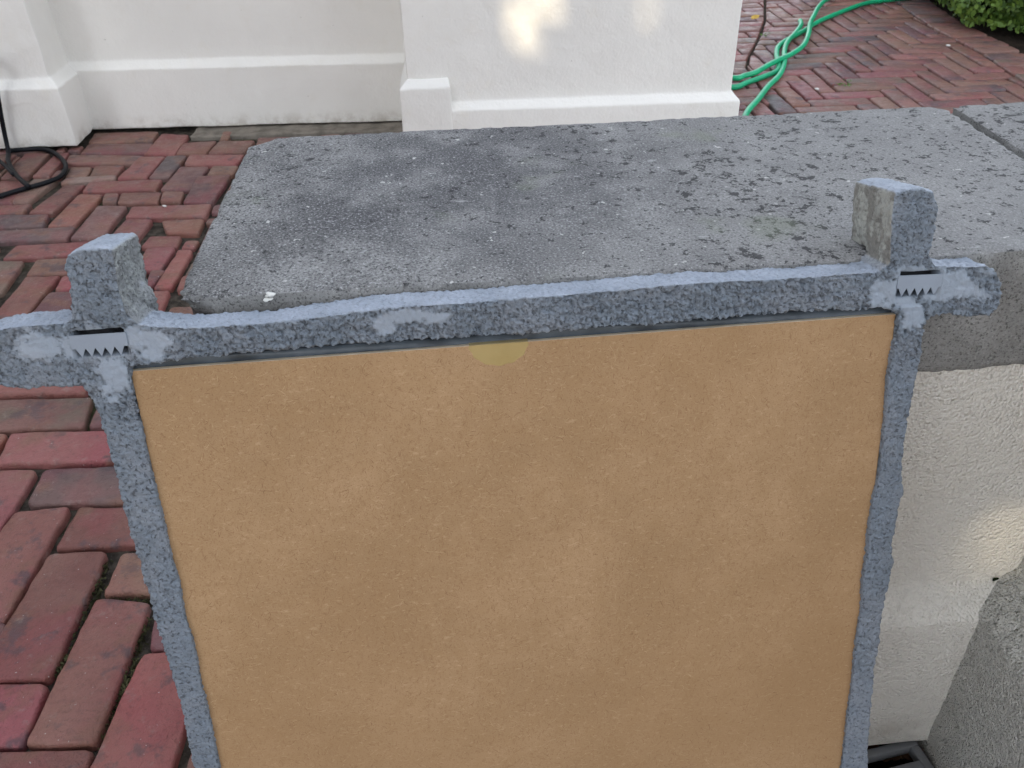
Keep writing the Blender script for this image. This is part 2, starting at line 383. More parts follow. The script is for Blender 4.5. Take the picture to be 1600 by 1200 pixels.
def clip(poly, a, b, keep_left):
    # keep the side of line a-b; left means x smaller for a line going up
    n = ((b[1]-a[1]), -(b[0]-a[0])); s = -1 if keep_left else 1
    f = lambda p: s*((p[0]-a[0])*n[0]+(p[1]-a[1])*n[1])/math.hypot(*n)-.0050
    out = []
    for i, p in enumerate(poly):
        q = poly[(i+1) % len(poly)]; fp, fq = f(p), f(q)
        if fp >= 0: out.append(p)
        if fp*fq < 0:
            t = fp/(fp-fq); out.append((p[0]+(q[0]-p[0])*t, p[1]+(q[1]-p[1])*t))
    return out
def area(p): return abs(sum(p[i][0]*p[(i+1) % len(p)][1]-p[(i+1) % len(p)][0]*p[i][1] for i in range(len(p))))/2
palette = ['brown', 'rb', 'olive', 'brown', 'tan', 'rb', 'brown', 'tan', 'mar', 'mar', 'crim', 'brown', 'orange', 'purp', 'tan', 'dark', 'rb']
def herring(x0, x1, y0, y1, w, n, ox, oy, psi, test):
    L = w*n; c, s = math.cos(psi), math.sin(psi); g = .0028
    R = int((max(x1-x0, y1-y0)+2)/w)
    for k in range(-R, R):
        for m in range(-R//n-2, R//n+2):
            bx, by = k*w+m*2*L, k*w
            for (ax, ay, bw, bh) in ((bx, by, w, L), (bx+w, by, L, w)):
                hx, hy = (g*1.7, g) if bw < bh else (g, g*.8)
                q = [(ax+hx, ay+hy), (ax+bw-hx, ay+hy), (ax+bw-hx, ay+bh-hy), (ax+hx, ay+bh-hy)]
                q = [(ox+c*x-s*y+random.uniform(-1, 1)*.0016, oy+s*x+c*y+random.uniform(-1, 1)*.0016) for x, y in q]
                mx, my = sum(p[0] for p in q)/4, sum(p[1] for p in q)/4
                if x0 < mx < x1 and y0 < my < y1: test(q, mx, my)
def add_main(q, mx, my):
    a, b, xr = curve_at(RB, my); q = clip(q, a, b, True)
    if my > 2.6:
        if len(q) > 2:
            a, b, xl = curve_at(LB, my); q = clip(q, a, b, False)
    if len(q) < 3 or area(q) < .0002: return
    X0, X1, Y0, Y1 = min(p[0] for p in q), max(p[0] for p in q), min(p[1] for p in q), max(p[1] for p in q)
    for t in traced:
        if X0 < t[1]-.002 and X1 > t[0]+.002 and Y0 < t[3]-.002 and Y1 > t[2]+.002:
            best = None                                   # cut the brick back to the laid one's nearest side
            for A, B, kl in (((t[0], 0), (t[0], 1), True), ((t[1], 0), (t[1], 1), False), ((0, t[3]), (1, t[3]), True), ((0, t[2]), (1, t[2]), False)):
                c = clip(q, A, B, kl)
                if len(c) > 2 and (best is None or area(c) > area(best)): best = c
            if best is None or area(best) < .0009: return
            q = best; X0, X1, Y0, Y1 = min(p[0] for p in q), max(p[0] for p in q), min(p[1] for p in q), max(p[1] for p in q)
    if my < .50 and mx > .36: return                      # drain bed by the near wall
    if my > 2.5 and mx < .72: return                       # under the house wall
    bricks.append((q, TINT[random.choice(palette)]))
herring(-2.6, 2.6, -1.2, 5.2, .0635, 3, 1.378+.031, 3.09-.19+.003, -.01, add_main)
# stretchers left of the curved joint, header course along the bed
for i in range(40):
    for j in range(9):
        y = 2.56+i*.078; x = .35+j*.2+(i % 2)*.1
        q = [(x+.003, y+.002), (x+.197, y+.002), (x+.197, y+.075), (x+.003, y+.075)]
        a, b, xl = curve_at(LB, y+.04)
        q = clip(q, a, (b[0], b[1]), True)
        if len(q) > 2 and area(q) > .0003 and (x > .50 or y > 2.75): bricks.append((q, TINT[random.choice(['brown', 'rb', 'mar', 'brown', 'olive', 'red'])]))
s_acc = 0
for a, b in zip(RB, RB[1:]):
    A, B = Vector(a), Vector(b); d = B-A; L = d.length; d.normalize(); nrm = Vector((d.y, -d.x)); k = max(1, round(L/.075))
    for i in range(k):
        p = A+d*(L*i/k+.003)+nrm*.008; r = A+d*(L*(i+1)/k-.003)+nrm*.008; wd = .135
        yy = p.y
        t = 'dark' if yy > 3.33 and random.random() < .8 else random.choice(['brown', 'rb', 'brown', 'olive', 'purp'])
        if 3.45 < yy < 3.86 and i % 2 == 0: t = 'dark'
        bricks.append(([tuple(p), tuple(p+nrm*wd), tuple(r+nrm*wd), tuple(r)], TINT[t]))
# long orange brick lying along the edging at the top
bm = bmesh.new(); cl = bm.faces.layers.float.new('seed_f'); tl = []
sd = []
for q, tint in bricks:
    if area(q) < 1e-5: continue
    n = len(q)
    sgn = sum(q[i][0]*q[(i+1) % n][1]-q[(i+1) % n][0]*q[i][1] for i in range(n))
    if sgn < 0: q = q[::-1]
    cx, cyy = sum(p[0] for p in q)/n, sum(p[1] for p in q)/n
    near = cyy < 1.7 and cx < -.1
    # round the corners and add wavering points along the sides
    pts = []
    rc = random.uniform(.004, .008)
    for i in range(n):
        p, a, b = Vector(q[i]), Vector(q[i-1]), Vector(q[(i+1) % n])
        da, db = (a-p), (b-p); la, lb = da.length, db.length; r = min(rc, la*.3, lb*.3)
        pts += [p+da*(r/la), p+(da/la+db/lb)*r*.28, p+db*(r/lb)]
        m = max(1, int(lb/(.012 if near else .03)))
        pts += [p+db*((r+(lb-2*r)*(k+1)/(m+1))/lb) for k in range(m)]
    dz = random.uniform(-.003, .002); tx, ty = random.uniform(-.02, .02), random.uniform(-.02, .02)
    if near: dz *= .5; tx *= .5; ty *= .5
    cen = Vector((cx, cyy)); seed = random.random()
    pts = [p+Vector(noise.noise_vector(Vector((p.x*45, p.y*45, seed*9)))[:2])*.0022 for p in pts]
    def ring(inset, z):
        out = []
        for p in pts:
            d = (p-cen); l = d.length; # inset along each axis
            pp = p-Vector((math.copysign(min(inset, abs(d.x)*.5), d.x) if abs(d.x) > .2*abs(d.y) else 0, math.copysign(min(inset, abs(d.y)*.5), d.y) if abs(d.y) > .2*abs(d.x) else 0))
            zz = z+dz+(pp.x-cx)*tx+(pp.y-cyy)*ty+noise.noise(Vector((pp.x*30, pp.y*30, 3)))*.0012
            out.append(bm.verts.new((pp.x, pp.y, zz)))
        return out
    rs = [ring(0, -.03), ring(0, -.0055), ring(.0012, -.0015), ring(.0034, 0)]
    fs = []
    m = len(pts)
    for a, b in zip(rs, rs[1:]):
        for i in range(m): fs.append(bm.faces.new((a[i], a[(i+1) % m], b[(i+1) % m], b[i])))
    fs.append(bm.faces.new(rs[-1]))
    g_ = random.uniform(.85, 1.2); tv = [(t*(.84 if near else .66)+h_*(.16 if near else .34))*g_*(1.15 if cyy < 1.7 else 1.0) for t, h_ in zip(tint, (.17, .12, .11))]
    for f in fs: sd.append((seed, tv))
bm.faces.ensure_lookup_table()
me = bpy.data.meshes.new('brick_paving'); bm.to_mesh(me); bm.free()
at = me.attributes.new('seed', 'FLOAT', 'FACE'); ac = me.attributes.new('tint', 'FLOAT_COLOR', 'FACE')
for i, (s_, t_) in enumerate(sd):
    at.data[i].value = s_; ac.data[i].color = (*t_, 1)
for p in me.polygons: p.use_smooth = True
structure(link('brick_paving', me, None, (M['brick'],)))

# planting bed beyond the edging
bm = bmesh.new(); g = []
for i in range(30):
    row = []
    for j in range(24):
        y = 1.2+i*.16; a, b, xr = curve_at(RB, y); x = xr+.15+j*.12
        row.append(bm.verts.new((x, y, -.008+noise.noise(Vector((x*6, y*6, 0)))*.012)))
    g.append(row)
for i in range(29):
    for j in range(23): bm.faces.new((g[i][j], g[i][j+1], g[i+1][j+1], g[i+1][j]))
structure(obj('planting_bed', bm, M['soil']))

# ------------------------------------------------------------------ rendered walls in the background
def finish(bm, ml=.03, soft=.004, amp=.0014, sc=16, seed=0):
    soften(bm, soft, 3); refine(bm, ml); wobble(bm, amp, sc, seed); wobble(bm, amp*1.5, 4, seed+2); return bm
# long low wall behind
WA, WB = gz(150, 205), gz(620, 192)
wd = (WB-WA); wd.normalize(); wn_ = Vector((-wd.y, wd.x, 0))   # pointing away
def wall_profile(A, B, prof):
    return loft([[A+wn_*y+Vector((0, 0, z)) for y, z in prof], [B+wn_*y+Vector((0, 0, z)) for y, z in prof]])
prof = [(0, .004), (0, .172), (.021, .193), (.021, 1.25), (.26, 1.25), (.26, .004)]
A0, B0 = WA-wd*1.8, WB+wd*.16
wall = thing('stucco_wall', tuple((WA+WB)/2), 'long white rendered wall with a chamfered ledge running behind the brick paving', 'wall')
obj('wall_face', finish(wall_profile(A0, B0, prof), .035, .004, .0016, 12, 1), M['wall'], wall)
obj('wall_cap', finish(wall_profile(A0, B0, [(-.04, 1.253), (-.04, 1.32), (.31, 1.32), (.31, 1.253)]), .2, .006), M['concrete'], wall)
fa, fb = gz(296, 213), gz(640, 204)
obj('footing', finish(loft([[fa+Vector((0, 0, -.03)), fa+Vector((0, 0, -.001)), fa+wn_*.12+Vector((0, 0, .0)), fa+wn_*.12+Vector((0, 0, -.03))],
                            [fb+Vector((0, 0, -.03)), fb+Vector((0, 0, -.001)), fb+wn_*.12+Vector((0, 0, .0)), fb+wn_*.12+Vector((0, 0, -.03))]]), .02, .004, .004, 30), M['footing'], wall)
def rect(x0, x1, y0, y1, z, O=Vector((0, 0, 0)), ax=Vector((1, 0, 0)), ay=Vector((0, 1, 0))):
    return [O+ax*x0+ay*y0+Vector((0, 0, z)), O+ax*x1+ay*y0+Vector((0, 0, z)), O+ax*x1+ay*y1+Vector((0, 0, z)), O+ax*x0+ay*y1+Vector((0, 0, z))]
# pilaster at the left
PC = gz(121, 233); O = PC; pd = (gz(121, 233)-gz(0, 238)); pd.normalize(); pn = Vector((-pd.y, pd.x, 0))
pil = thing('stucco_pilaster', tuple(PC), 'white rendered pilaster with a wider plinth at the left end of the long wall', 'pilaster')
i_ = .026
obj('shaft', finish(loft([rect(-.9, 0, 0, .30, .006, O, pd, pn), rect(-.9, 0, 0, .30, .168, O, pd, pn), rect(-.9+i_, -i_, i_, .30, .190, O, pd, pn), rect(-.9+i_, -i_, i_, .30, 1.25, O, pd, pn)]), .02, .004, .0030, 26, 5), M['wall'], pil)
obj('pilaster_cap', finish(loft([rect(-.93, .03, -.03, .33, 1.326, O, pd, pn), rect(-.93, .03, -.03, .33, 1.40, O, pd, pn)]), .2, .006), M['concrete'], pil)
# pier in the middle
e0, e1 = gz(705, 174, .129), gz(1140, 158, .129)
qd = (e1-e0); qd.z = 0; qd.normalize(); qn = Vector((-qd.y, qd.x, 0))
lft = gz(627, 205, .095); O = Vector((e0.x, e0.y, 0)); xl = (lft-O).dot(qd)
rgt = gz(1155, 176, .10); xr = (rgt-O).dot(qd)
pier = thing('stucco_pier', tuple(O), 'broad white rendered pier with a stepped plinth ledge behind the stone capped seat wall', 'pier')
i_ = .02
obj('pier_body', finish(loft([rect(xl+.004, xr, 0, .40, .004, O, qd, qn), rect(xl+.004, xr, 0, .40, .129, O, qd, qn), rect(xl+i_, xr-i_, i_, .40, .148, O, qd, qn), rect(xl+i_, xr-i_, i_, .40, 1.45, O, qd, qn)]), .03, .004, .0016, 14, 8), M['wall'], pier)
obj('plinth_step', finish(loft([rect(xl, 0, -.003, .30, .003, O, qd, qn), rect(xl, 0, -.003, .30, .190, O, qd, qn), rect(xl+i_, -.004, i_-.004, .30, .208, O, qd, qn)]), .02, .004, .0018, 25, 9), M['wall'], pier)
obj('pier_cap', finish(loft([rect(xl-.03, xr+.03, -.04, .45, 1.453, O, qd, qn), rect(xl-.03, xr+.03, -.04, .45, 1.53, O, qd, qn)]), .2, .006), M['concrete'], pier)

# ------------------------------------------------------------------ near seat wall with concrete coping
HC, YF, YB, XL, XJ, TH = .5889, .4685, .7489, -.1711, .4417, .0914
def remeshed(bm, voxel, smooth_it=4):
    me = bpy.data.meshes.new('tmp'); bm.to_mesh(me); bm.free()
    o = bpy.data.objects.new('tmp', me); COL.objects.link(o)
    r = o.modifiers.new('r', 'REMESH'); r.mode = 'VOXEL'; r.voxel_size = voxel
    if smooth_it:
        s = o.modifiers.new('s', 'SMOOTH'); s.factor = .5; s.iterations = smooth_it
    bpy.context.view_layer.update()
    dg = bpy.context.evaluated_depsgraph_get()
    m2 = bpy.data.meshes.new_from_object(o.evaluated_get(dg))
    bpy.data.objects.remove(o); bpy.data.meshes.remove(me)
    return m2
def gridbox(x0, x1, y0, y1, z0, z1, st):
    n = [max(1, round((b-a)/st)) for a, b in ((x0, x1), (y0, y1), (z0, z1))]; bm = bmesh.new(); V = {}
    def vt(i, j, k):
        if (i, j, k) not in V: V[i, j, k] = bm.verts.new((x0+(x1-x0)*i/n[0], y0+(y1-y0)*j/n[1], z0+(z1-z0)*k/n[2]))
        return V[i, j, k]
    for i in range(n[0]):
        for j in range(n[1]):
            for k, f in ((0, -1), (n[2], 1)): bm.faces.new([vt(i, j, k), vt(i+1, j, k), vt(i+1, j+1, k), vt(i, j+1, k)][::f])
    for i in range(n[0]):
        for k in range(n[2]):
            for j, f in ((0, 1), (n[1], -1)): bm.faces.new([vt(i, j, k), vt(i+1, j, k), vt(i+1, j, k+1), vt(i, j, k+1)][::f])
    for j in range(n[1]):
        for k in range(n[2]):
            for i, f in ((0, -1), (n[0], 1)): bm.faces.new([vt(i, j, k), vt(i, j+1, k), vt(i, j+1, k+1), vt(i, j, k+1)][::f])
    return bm
def slab(name, x0, x1, seed, parent, yf=YF):
    z0 = HC-TH; bm = gridbox(x0, x1, yf, YB, z0, HC, .0028)
    cx_, cy__, cz_ = (x0+x1)/2, (yf+YB)/2, (z0+HC)/2
    for v in bm.verts:
        p = v.co.copy()
        D = ((min(p.x-x0, x1-p.x), Vector((math.copysign(1, cx_-p.x), 0, 0))), (min(p.y-yf, YB-p.y), Vector((0, math.copysign(1, cy__-p.y), 0))), (min(HC-p.z, p.z-z0), Vector((0, 0, math.copysign(1, cz_-p.z)))))
        e = sorted(D, key=lambda t: t[0])
        near = max(0, 1-e[1][0]/.0045)
        rag = .0009+max(0, noise.noise(p*85+Vector((seed, 3, 0)))+noise.noise(p*210)*.6-.05)*.0028
        v.co += (e[0][1]+e[1][1])*near*rag
        if e[2][0] < .006: v.co += (e[0][1]+e[1][1]+e[2][1])*.0015
        v.co += noise.noise_vector(p*9+Vector((0, seed, 0)))*.0010+noise.noise_vector(p*70)*.00035
        if seed == 1:
            v.co.x += max(0, 1-(p-Vector((x0, yf, HC-.022))).length/.024)*.013
            v.co.y += max(0, 1-(p-Vector((x0, yf, HC-.022))).length/.024)*.008
            k = max(0, 1-(p-Vector((x0, YB, HC))).length/.022); v.co += Vector((.007, -.007, -.003))*k
            k = max(0, 1-(p-Vector((x1, YB, HC))).length/.014); v.co += Vector((-.003, -.002, -.002))*k
    o = obj(name, bm, M['concrete'], parent); auto_smooth(o, .55); return o
seat = thing('garden_wall', (.3, .6, 0), 'cream rendered seat wall topped with grey concrete coping, the frame leans on it', 'wall')
seat['label'] = 'low cream rendered garden wall directly behind the leaning picture frame'
cop1 = slab('coping_slab', XL, XJ, 1, None)
tag(cop1, 'grey lichen spotted concrete coping slab that the picture frame leans against', 'coping slab', 'coping slabs on the garden wall')
cop2 = slab('coping_slab', XJ+.008, XJ+.85, 2, None, YF)
tag(cop2, 'second grey concrete coping slab, cut off by the right edge of the photo beyond the open joint', 'coping slab', 'coping slabs on the garden wall')
# joint fill
obj('mortar_joint', finish(loft([rect(XJ-.004, XJ+.012, YF+.02, YB-.006, HC-TH+.002), rect(XJ-.004, XJ+.012, YF+.02, YB-.006, HC-.022)]), .01, .001, .003, 60), M['dirt'], seat)
# wall body with plinth
ZB = .045
prof = [(.4665, ZB), (.4665, .228), (.4885, .256), (.4885, HC-TH-.002), (.725, HC-TH-.002), (.725, ZB)]
bm = loft([[Vector((XL+.02, y, z)) for y, z in prof], [Vector((1.3, y, z)) for y, z in prof]])
soften(bm, .0025, 2); refine(bm, .012, 9); wobble(bm, .0010, 28, 3); wobble(bm, .0008, 90, 4)
wn2 = obj('wall_body', bm, M['wall_near'], seat); auto_smooth(wn2, .35)
ql = on_y(1462, 1130, .4665).x
qt = on_y(1590, 850, .4885).x
np_ = thing('stucco_pilaster', (ql+.1, .4, 0), 'coarse textured grey-white pilaster jutting forward at the lower right corner', 'pilaster')
bm = loft([rect(ql-.002, .95, .20, .50, ZB-.03), rect(ql-.002, .95, .20, .50, .234), rect(ql+.034, .93, .225, .50, .268), rect(ql+.034, .93, .225, .50, HC-TH-.004)])
soften(bm, .003, 2); refine(bm, .01, 9); wobble(bm, .0012, 34, 6); wobble(bm, .0014, 110, 7)
auto_smooth(obj('pilaster_shaft', bm, M['pilaster_near'], np_), .4)
obj('pilaster_cap', finish(loft([rect(ql+.02, .97, .19, YF-.004, HC-TH), rect(ql+.02, .97, .19, YF-.004, HC-.006)]), .03, .004), M['concrete'], np_)
# cement crack fill and hole at the plinth ledge
hp = on_y(1553, 903, .4885)
bm = bmesh.new(); bmesh.ops.create_icosphere(bm, subdivisions=2, radius=.0022, matrix=Matrix.Translation(hp+Vector((0, -.002, .001))) @ Matrix.Diagonal((1.4, .35, .8, 1)))
wobble(bm, .0015, 200)
obj('drilled_hole', bm, M['darkwood'], seat)
# white dropping on the coping's front edge
bm = bmesh.new()
for k in range(8):
    c = gz(420+random.uniform(-7, 7), 462+random.uniform(-4, 6), HC)
    bmesh.ops.create_icosphere(bm, subdivisions=2, radius=random.uniform(.0011, .0024), matrix=Matrix.Translation(Vector((c.x, min(max(c.y, YF-.0005), 1), HC+random.uniform(-.004, .0005)))) @ Matrix.Diagonal((1, 1, .5, 1)))
wobble(bm, .001, 300)
obj('white_dropping', bm, M['white_mark'], cop1)

# ================================================================== PICTURE FRAME seen from behind
P0 = Vector((-.1933, .4319, .5638)); uu = Vector((.99974, .0229, .0004)); 
tilt, yw, ro = .2411, .0229, -.0012
u0 = Vector((1, 0, 0)); v0 = Vector((0, -math.sin(tilt), -math.cos(tilt))); w0 = Vector((0, -math.cos(tilt), math.sin(tilt)))
Z = Matrix.Rotation(yw, 3, 'Z'); uu = Z @ (math.cos(ro)*u0+math.sin(ro)*v0); vv = Z @ (-math.sin(ro)*u0+math.cos(ro)*v0); ww = Z @ w0
FM = Matrix(((uu.x, vv.x, ww.x), (uu.y, vv.y, ww.y), (uu.z, vv.z, ww.z)))
def uv(x, y, w=0.):
    d = ray(x, y); Pw = P0+ww*w; Q = CP+d*((Pw-CP).dot(ww)/d.dot(ww))-P0
    return (Q.dot(uu), Q.dot(vv))
def fp(u, v, w=0.): return P0+uu*u+vv*v+ww*w
WB_, HB_ = .4601, .535
FW_, BK = .004, -.026           # proud of the board; back face
frame = thing('picture_frame', tuple(fp(.23, HB_+.045, -.01)), 'upright grey log style picture frame seen from behind, leaning against the coping', 'picture frame')
outer = [(-45,520),(-50,500+25),(0,512),(60,506),(98,504),(110,498),(108,450),(103,430),(99,412),(105,398),(120,391),(165,387),(176,392),(182,420),(187,450),(198,488),(216,507),(250,510),
 (300,511),(400,506),(470,499),(520,492),(600,482),(700,474),(800,467),(900,458),(1000,449),(1100,441),(1200,435),(1270,431),(1330,426),(1372,424),(1390,412),(1391,370),(1393,330),(1398,302),(1412,297),(1440,295),
 (1457,299),(1464,312),(1465,335),(1460,372),(1455,400),(1463,414),(1500,416),(1545,414),(1560,424),(1567,448),(1563,478),(1549,493),(1520,496),(1480,491),(1456,495),(1444,510),
 (1439,550),(1430,600),(1421,655),(1413,700),(1409,745),(1411,772),(1402,796),(1394,850),(1395,878),(1385,930),(1378,980),(1368,1050),(1362,1120),(1357,1200)]
outl = [(303,1200),(298,1180),(286,1120),(274,1080),(262,1040),(243,975),(222,900),(209,855),(195,800),(181,745),(165,690),(155,655),(146,630),(136,612),(120,604),(80,606),(40,609),(12,606),(-20,596),(-44,580),(-52,550)]
inner_ = [(202,575),(240,568),(400,552),(480,543),(600,536),(700,529),(800,522),(900,516),(1000,507),(1100,500),(1200,492),(1300,486),(1385,482),(1403,488),(1402,520),(1392,560),(1386,622),(1380,685),(1374,745),(1364,780),(1360,815),(1354,870),(1347,930),(1338,1008),(1329,1080),(1314,1200)]
innl = [(344,1200),(335,1160),(320,1090),(305,1022),(290,962),(277,905),(263,850),(250,795),(236,735),(224,680),(213,630),(205,598)]
def T(L, w): return [uv(x, y, w) for x, y in L]
oR = T(outer[1:], FW_); oL = T(outl, FW_); iR = T(inner_, FW_); iL = T(innl, FW_)
# beyond the photograph's lower edge the frame mirrors its upper part
VB = HB_+.006
def ext_out(): 
    return [(oR[-1][0]+.004, VB-.01), (oR[-1][0]+.055, VB+.0), (oR[-1][0]+.06, VB+.03), (oR[-1][0]+.0, VB+.04), (oR[-1][0]-.004, VB+.075), (oR[-1][0]-.03, VB+.075), (oR[-1][0]-.035, VB+.035),
            (oL[0][0]+.035, VB+.035), (oL[0][0]+.03, VB+.075), (oL[0][0]+.004, VB+.075), (oL[0][0], VB+.04), (oL[0][0]-.06, VB+.03), (oL[0][0]-.055, VB), (oL[0][0]-.004, VB-.01)]
OUT = oR+ext_out()+oL; INN = iR+[(iR[-1][0]+.002, VB), (iL[0][0]-.002, VB)]+iL
def prism_ring(outp, innp, w0_, w1_):
    bm = bmesh.new()
    def loop(L): 
        vs = [bm.verts.new((u, v, w0_)) for u, v in L]; return [bm.edges.new((vs[i], vs[(i+1) % len(vs)])) for i in range(len(vs))]
    es = loop(outp)+(loop(innp) if innp else [])
    r = bmesh.ops.triangle_fill(bm, edges=es, use_beauty=True)
    fs = [f for f in r['geom'] if isinstance(f, bmesh.types.BMFace)]
    ex = bmesh.ops.extrude_face_region(bm, geom=fs)
    for v in ex['geom']:
        if isinstance(v, bmesh.types.BMVert): v.co.z = w1_
    bmesh.ops.recalc_face_normals(bm, faces=bm.faces)
    return bm
bm = prism_ring(OUT, INN, BK, FW_)
def px_prism(pts, wf, wb, taper=1.0):
    return prism_ring(T(pts, wf), None, wb, wf)
# the four crossing stubs are deeper than the bars
stubR = [(1390,404),(1391,370),(1393,330),(1398,304),(1412,299),(1440,297),(1456,301),(1463,314),(1464,335),(1459,372),(1455,404)]
stubL = [(112,492),(108,450),(103,430),(99,414),(105,400),(120,393),(165,389),(175,394),(181,420),(186,450),(196,488)]
bm = join(bm, px_prism(stubR, .002, -.049), px_prism(stubL, .002, -.047))
# flare at the foot of the left stub, lump behind the bar top
def blob(u, v, w, ru, rv, rw):
    b = bmesh.new(); bmesh.ops.create_icosphere(b, subdivisions=3, radius=1, matrix=Matrix.Translation((u, v, w)) @ Matrix.Diagonal((ru, rv, rw, 1))); return b
uL = uv(190, 490, 0); bm = join(bm, blob(uL[0]+.001, uL[1]+.004, -.03, .009, .015, .012))
uN = uv(455, 492, -.02); bm = join(bm, blob(uN[0]+.004, uN[1]+.006, -.022, .022, .0075, .009))
uN = uv(1050, 440, -.02); bm = join(bm, blob(uN[0], uN[1]+.008, -.02, .05, .008, .009))
uA = uv(60, 505, -.02); bm = join(bm, blob(uA[0], uA[1]+.007, -.018, .03, .009, .009))
for (x, y) in ((1396, 772), (1382, 882)):
    a = uv(x, y, 0); bm = join(bm, blob(a[0], a[1], -.006, .0085, .0075, .0085))
fme = remeshed(bm, .00095, 4)
nrm = [v.normal.copy() for v in fme.vertices]
HL = (uv(104, 522), uv(200, 556)); HR = (uv(1400, 430), uv(1475, 465))
def smooth_mask(u, v, w, n):
    m = 0
    for (cx, cy_, rx, ry) in SM:
        d = math.hypot((u-cx)/rx, (v-cy_)/ry)+noise.noise(Vector((u*90, v*90, 0)))*.9+noise.noise(Vector((u*330, v*330, 0)))*.35
        m = max(m, min(1, max(0, (1.05-d)/.35))*.9)
    return m
SM = []
for (x, y, rx, ry) in ((150, 540, 62, 26), (230, 535, 40, 24), (60, 540, 42, 24), (175, 590, 26, 34), (1440, 445, 52, 30), (1500, 450, 48, 30), (1385, 455, 34, 24), (1425, 488, 20, 30),
                       (640, 496, 58, 11), (605, 512, 16, 12),  ):
    c = uv(x, y, FW_); a = uv(x+rx, y, FW_); b = uv(x, y+ry, FW_); SM.append((c[0], c[1], abs(a[0]-c[0]), abs(b[1]-c[1])))
uRs, uLs = uv(1391, 350, 0), uv(184, 430, 0)
sm = fme.attributes.new('smoothness', 'FLOAT', 'POINT'); cv_ = fme.attributes.new('cavity_shade', 'FLOAT', 'POINT'); bl_ = fme.attributes.new('top_light', 'FLOAT', 'POINT'); cr_ = fme.attributes.new('crevice_shade', 'FLOAT', 'POINT'); fme.attributes.new('olive', 'FLOAT', 'POINT')
sm, cv_, bl_, cr_, ol = [fme.attributes[n_] for n_ in ('smoothness', 'cavity_shade', 'top_light', 'crevice_shade', 'olive')]
hang_rects = []
for i, (v, n) in enumerate(zip(fme.vertices, nrm)):
    p = v.co.copy()
    m = smooth_mask(p.x, p.y, p.z, n)
    if n.z < .5: m *= .25
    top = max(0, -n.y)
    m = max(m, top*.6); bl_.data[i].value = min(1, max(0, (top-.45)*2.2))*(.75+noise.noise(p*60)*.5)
    o_ = 0
    if p.y < uRs[1]+.045 and abs(n.x) > .5:
        if p.x > .3 and n.x < -.4: o_ = min(1, (-n.x-.4)*3)*.9; m = max(m, .55)
        if p.x < .1 and n.x > .4: o_ = min(1, (n.x-.4)*3)*.55
    sm.data[i].value = m; ol.data[i].value = o_
    q = p*1.0
    d = noise.noise(q*38)*.0011+noise.noise(q*14+Vector((4, 4, 4)))*.0013
    r = 1-m*.9
    rg = 1-abs(noise.noise(q*150+Vector((9, 0, 0))))*2
    wq = q+noise.noise_vector(q*160)*.0012
    f1, f2 = noise.voronoi(wq*330)[0][:2] if r > .15 else (.4, .6)
    n1 = noise.noise(q*230); n2 = noise.noise(q*430+Vector((5, 5, 5)))
    rs_ = r*(.62 if p.y < -.035 or (p.x < -.012 and p.y > -.02) else .95 if p.y < .03 else .42)
    d += rs_*1.2*((.42-f1)*.0023+min(0, (f2-f1)-.16)*.0045+n1*.0007-max(0, -n1-.2)*.003)
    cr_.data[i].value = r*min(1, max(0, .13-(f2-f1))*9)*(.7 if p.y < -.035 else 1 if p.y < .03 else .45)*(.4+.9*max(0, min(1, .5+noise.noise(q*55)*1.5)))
    d += m*noise.noise(Vector((q.x*90, q.y*25, q.z*90)))*.0004
    v.co = p+n*d
# carve the recess behind the sawtooth hangers
def hang_geo(L, R, hpx):
    A = Vector(uv(*L, FW_)); B = Vector(uv(*R, FW_)); C_ = Vector(uv(L[0], L[1]+hpx, FW_)); return A, B, (C_-A).length
H1 = hang_geo((107, 525), (196, 519), 34); H2 = hang_geo((1404, 431), (1473, 428), 32)
for i, v in enumerate(fme.vertices):
    if v.co.z < -.004: continue
    for A, B, h in (H1, H2):
        d = (B-A); L = d.length; d.normalize(); n2 = Vector((-d.y, d.x))
        r = Vector((v.co.x, v.co.y))-A; s = r.dot(d); t = r.dot(n2)
        e = min(s-.0015, L-.0015-s, t+.0022, h+.0004-t+noise.noise(v.co*300)*.0012)
        if e > 0:
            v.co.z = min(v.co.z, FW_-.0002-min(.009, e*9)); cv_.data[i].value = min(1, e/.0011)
        elif -.004 < s < L+.004 and -.004 < t < h+.006: v.co.z = min(v.co.z, FW_+(-.0008 if 0 < s < L else .0009)-(max(0, h+.004-t)*.25 if t > h*.6 and 0 < s < L else 0))
fme.transform(Matrix.Translation(P0) @ FM.to_4x4())
for p in fme.polygons: p.use_smooth = True
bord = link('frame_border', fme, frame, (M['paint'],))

def local_obj(name, bm, m, parent, smooth=True):
    bm.transform(Matrix.Translation(P0) @ FM.to_4x4()); return obj(name, bm, m, parent, smooth)
# rebate: smooth dark ledge round the board
o_ = .0095
def rc(x0, y0, x1, y1): return [(x0, y0), (x1, y0), (x1, y1), (x0, y1)]
bm = prism_ring(rc(-.010, -.016, WB_+.016, HB_+.016), rc(.012, .012, WB_-.012, HB_-.012), -.016, -.0062)
refine(bm, .012, 8); wobble(bm, .0012, 60, 4)
local_obj('rebate', bm, M['groove'], frame)
# thin lip strips in the rebate, seen as a dark grey-blue step above the board
bm = prism_ring(rc(-.002, -.0048, WB_+.0042, HB_+.004), rc(.012, .012, WB_-.012, HB_-.012), -.0062, -.0036)
refine(bm, .012, 8); wobble(bm, .0004, 80, 9)
local_obj('glazing_lip', bm, M['groove'], frame)
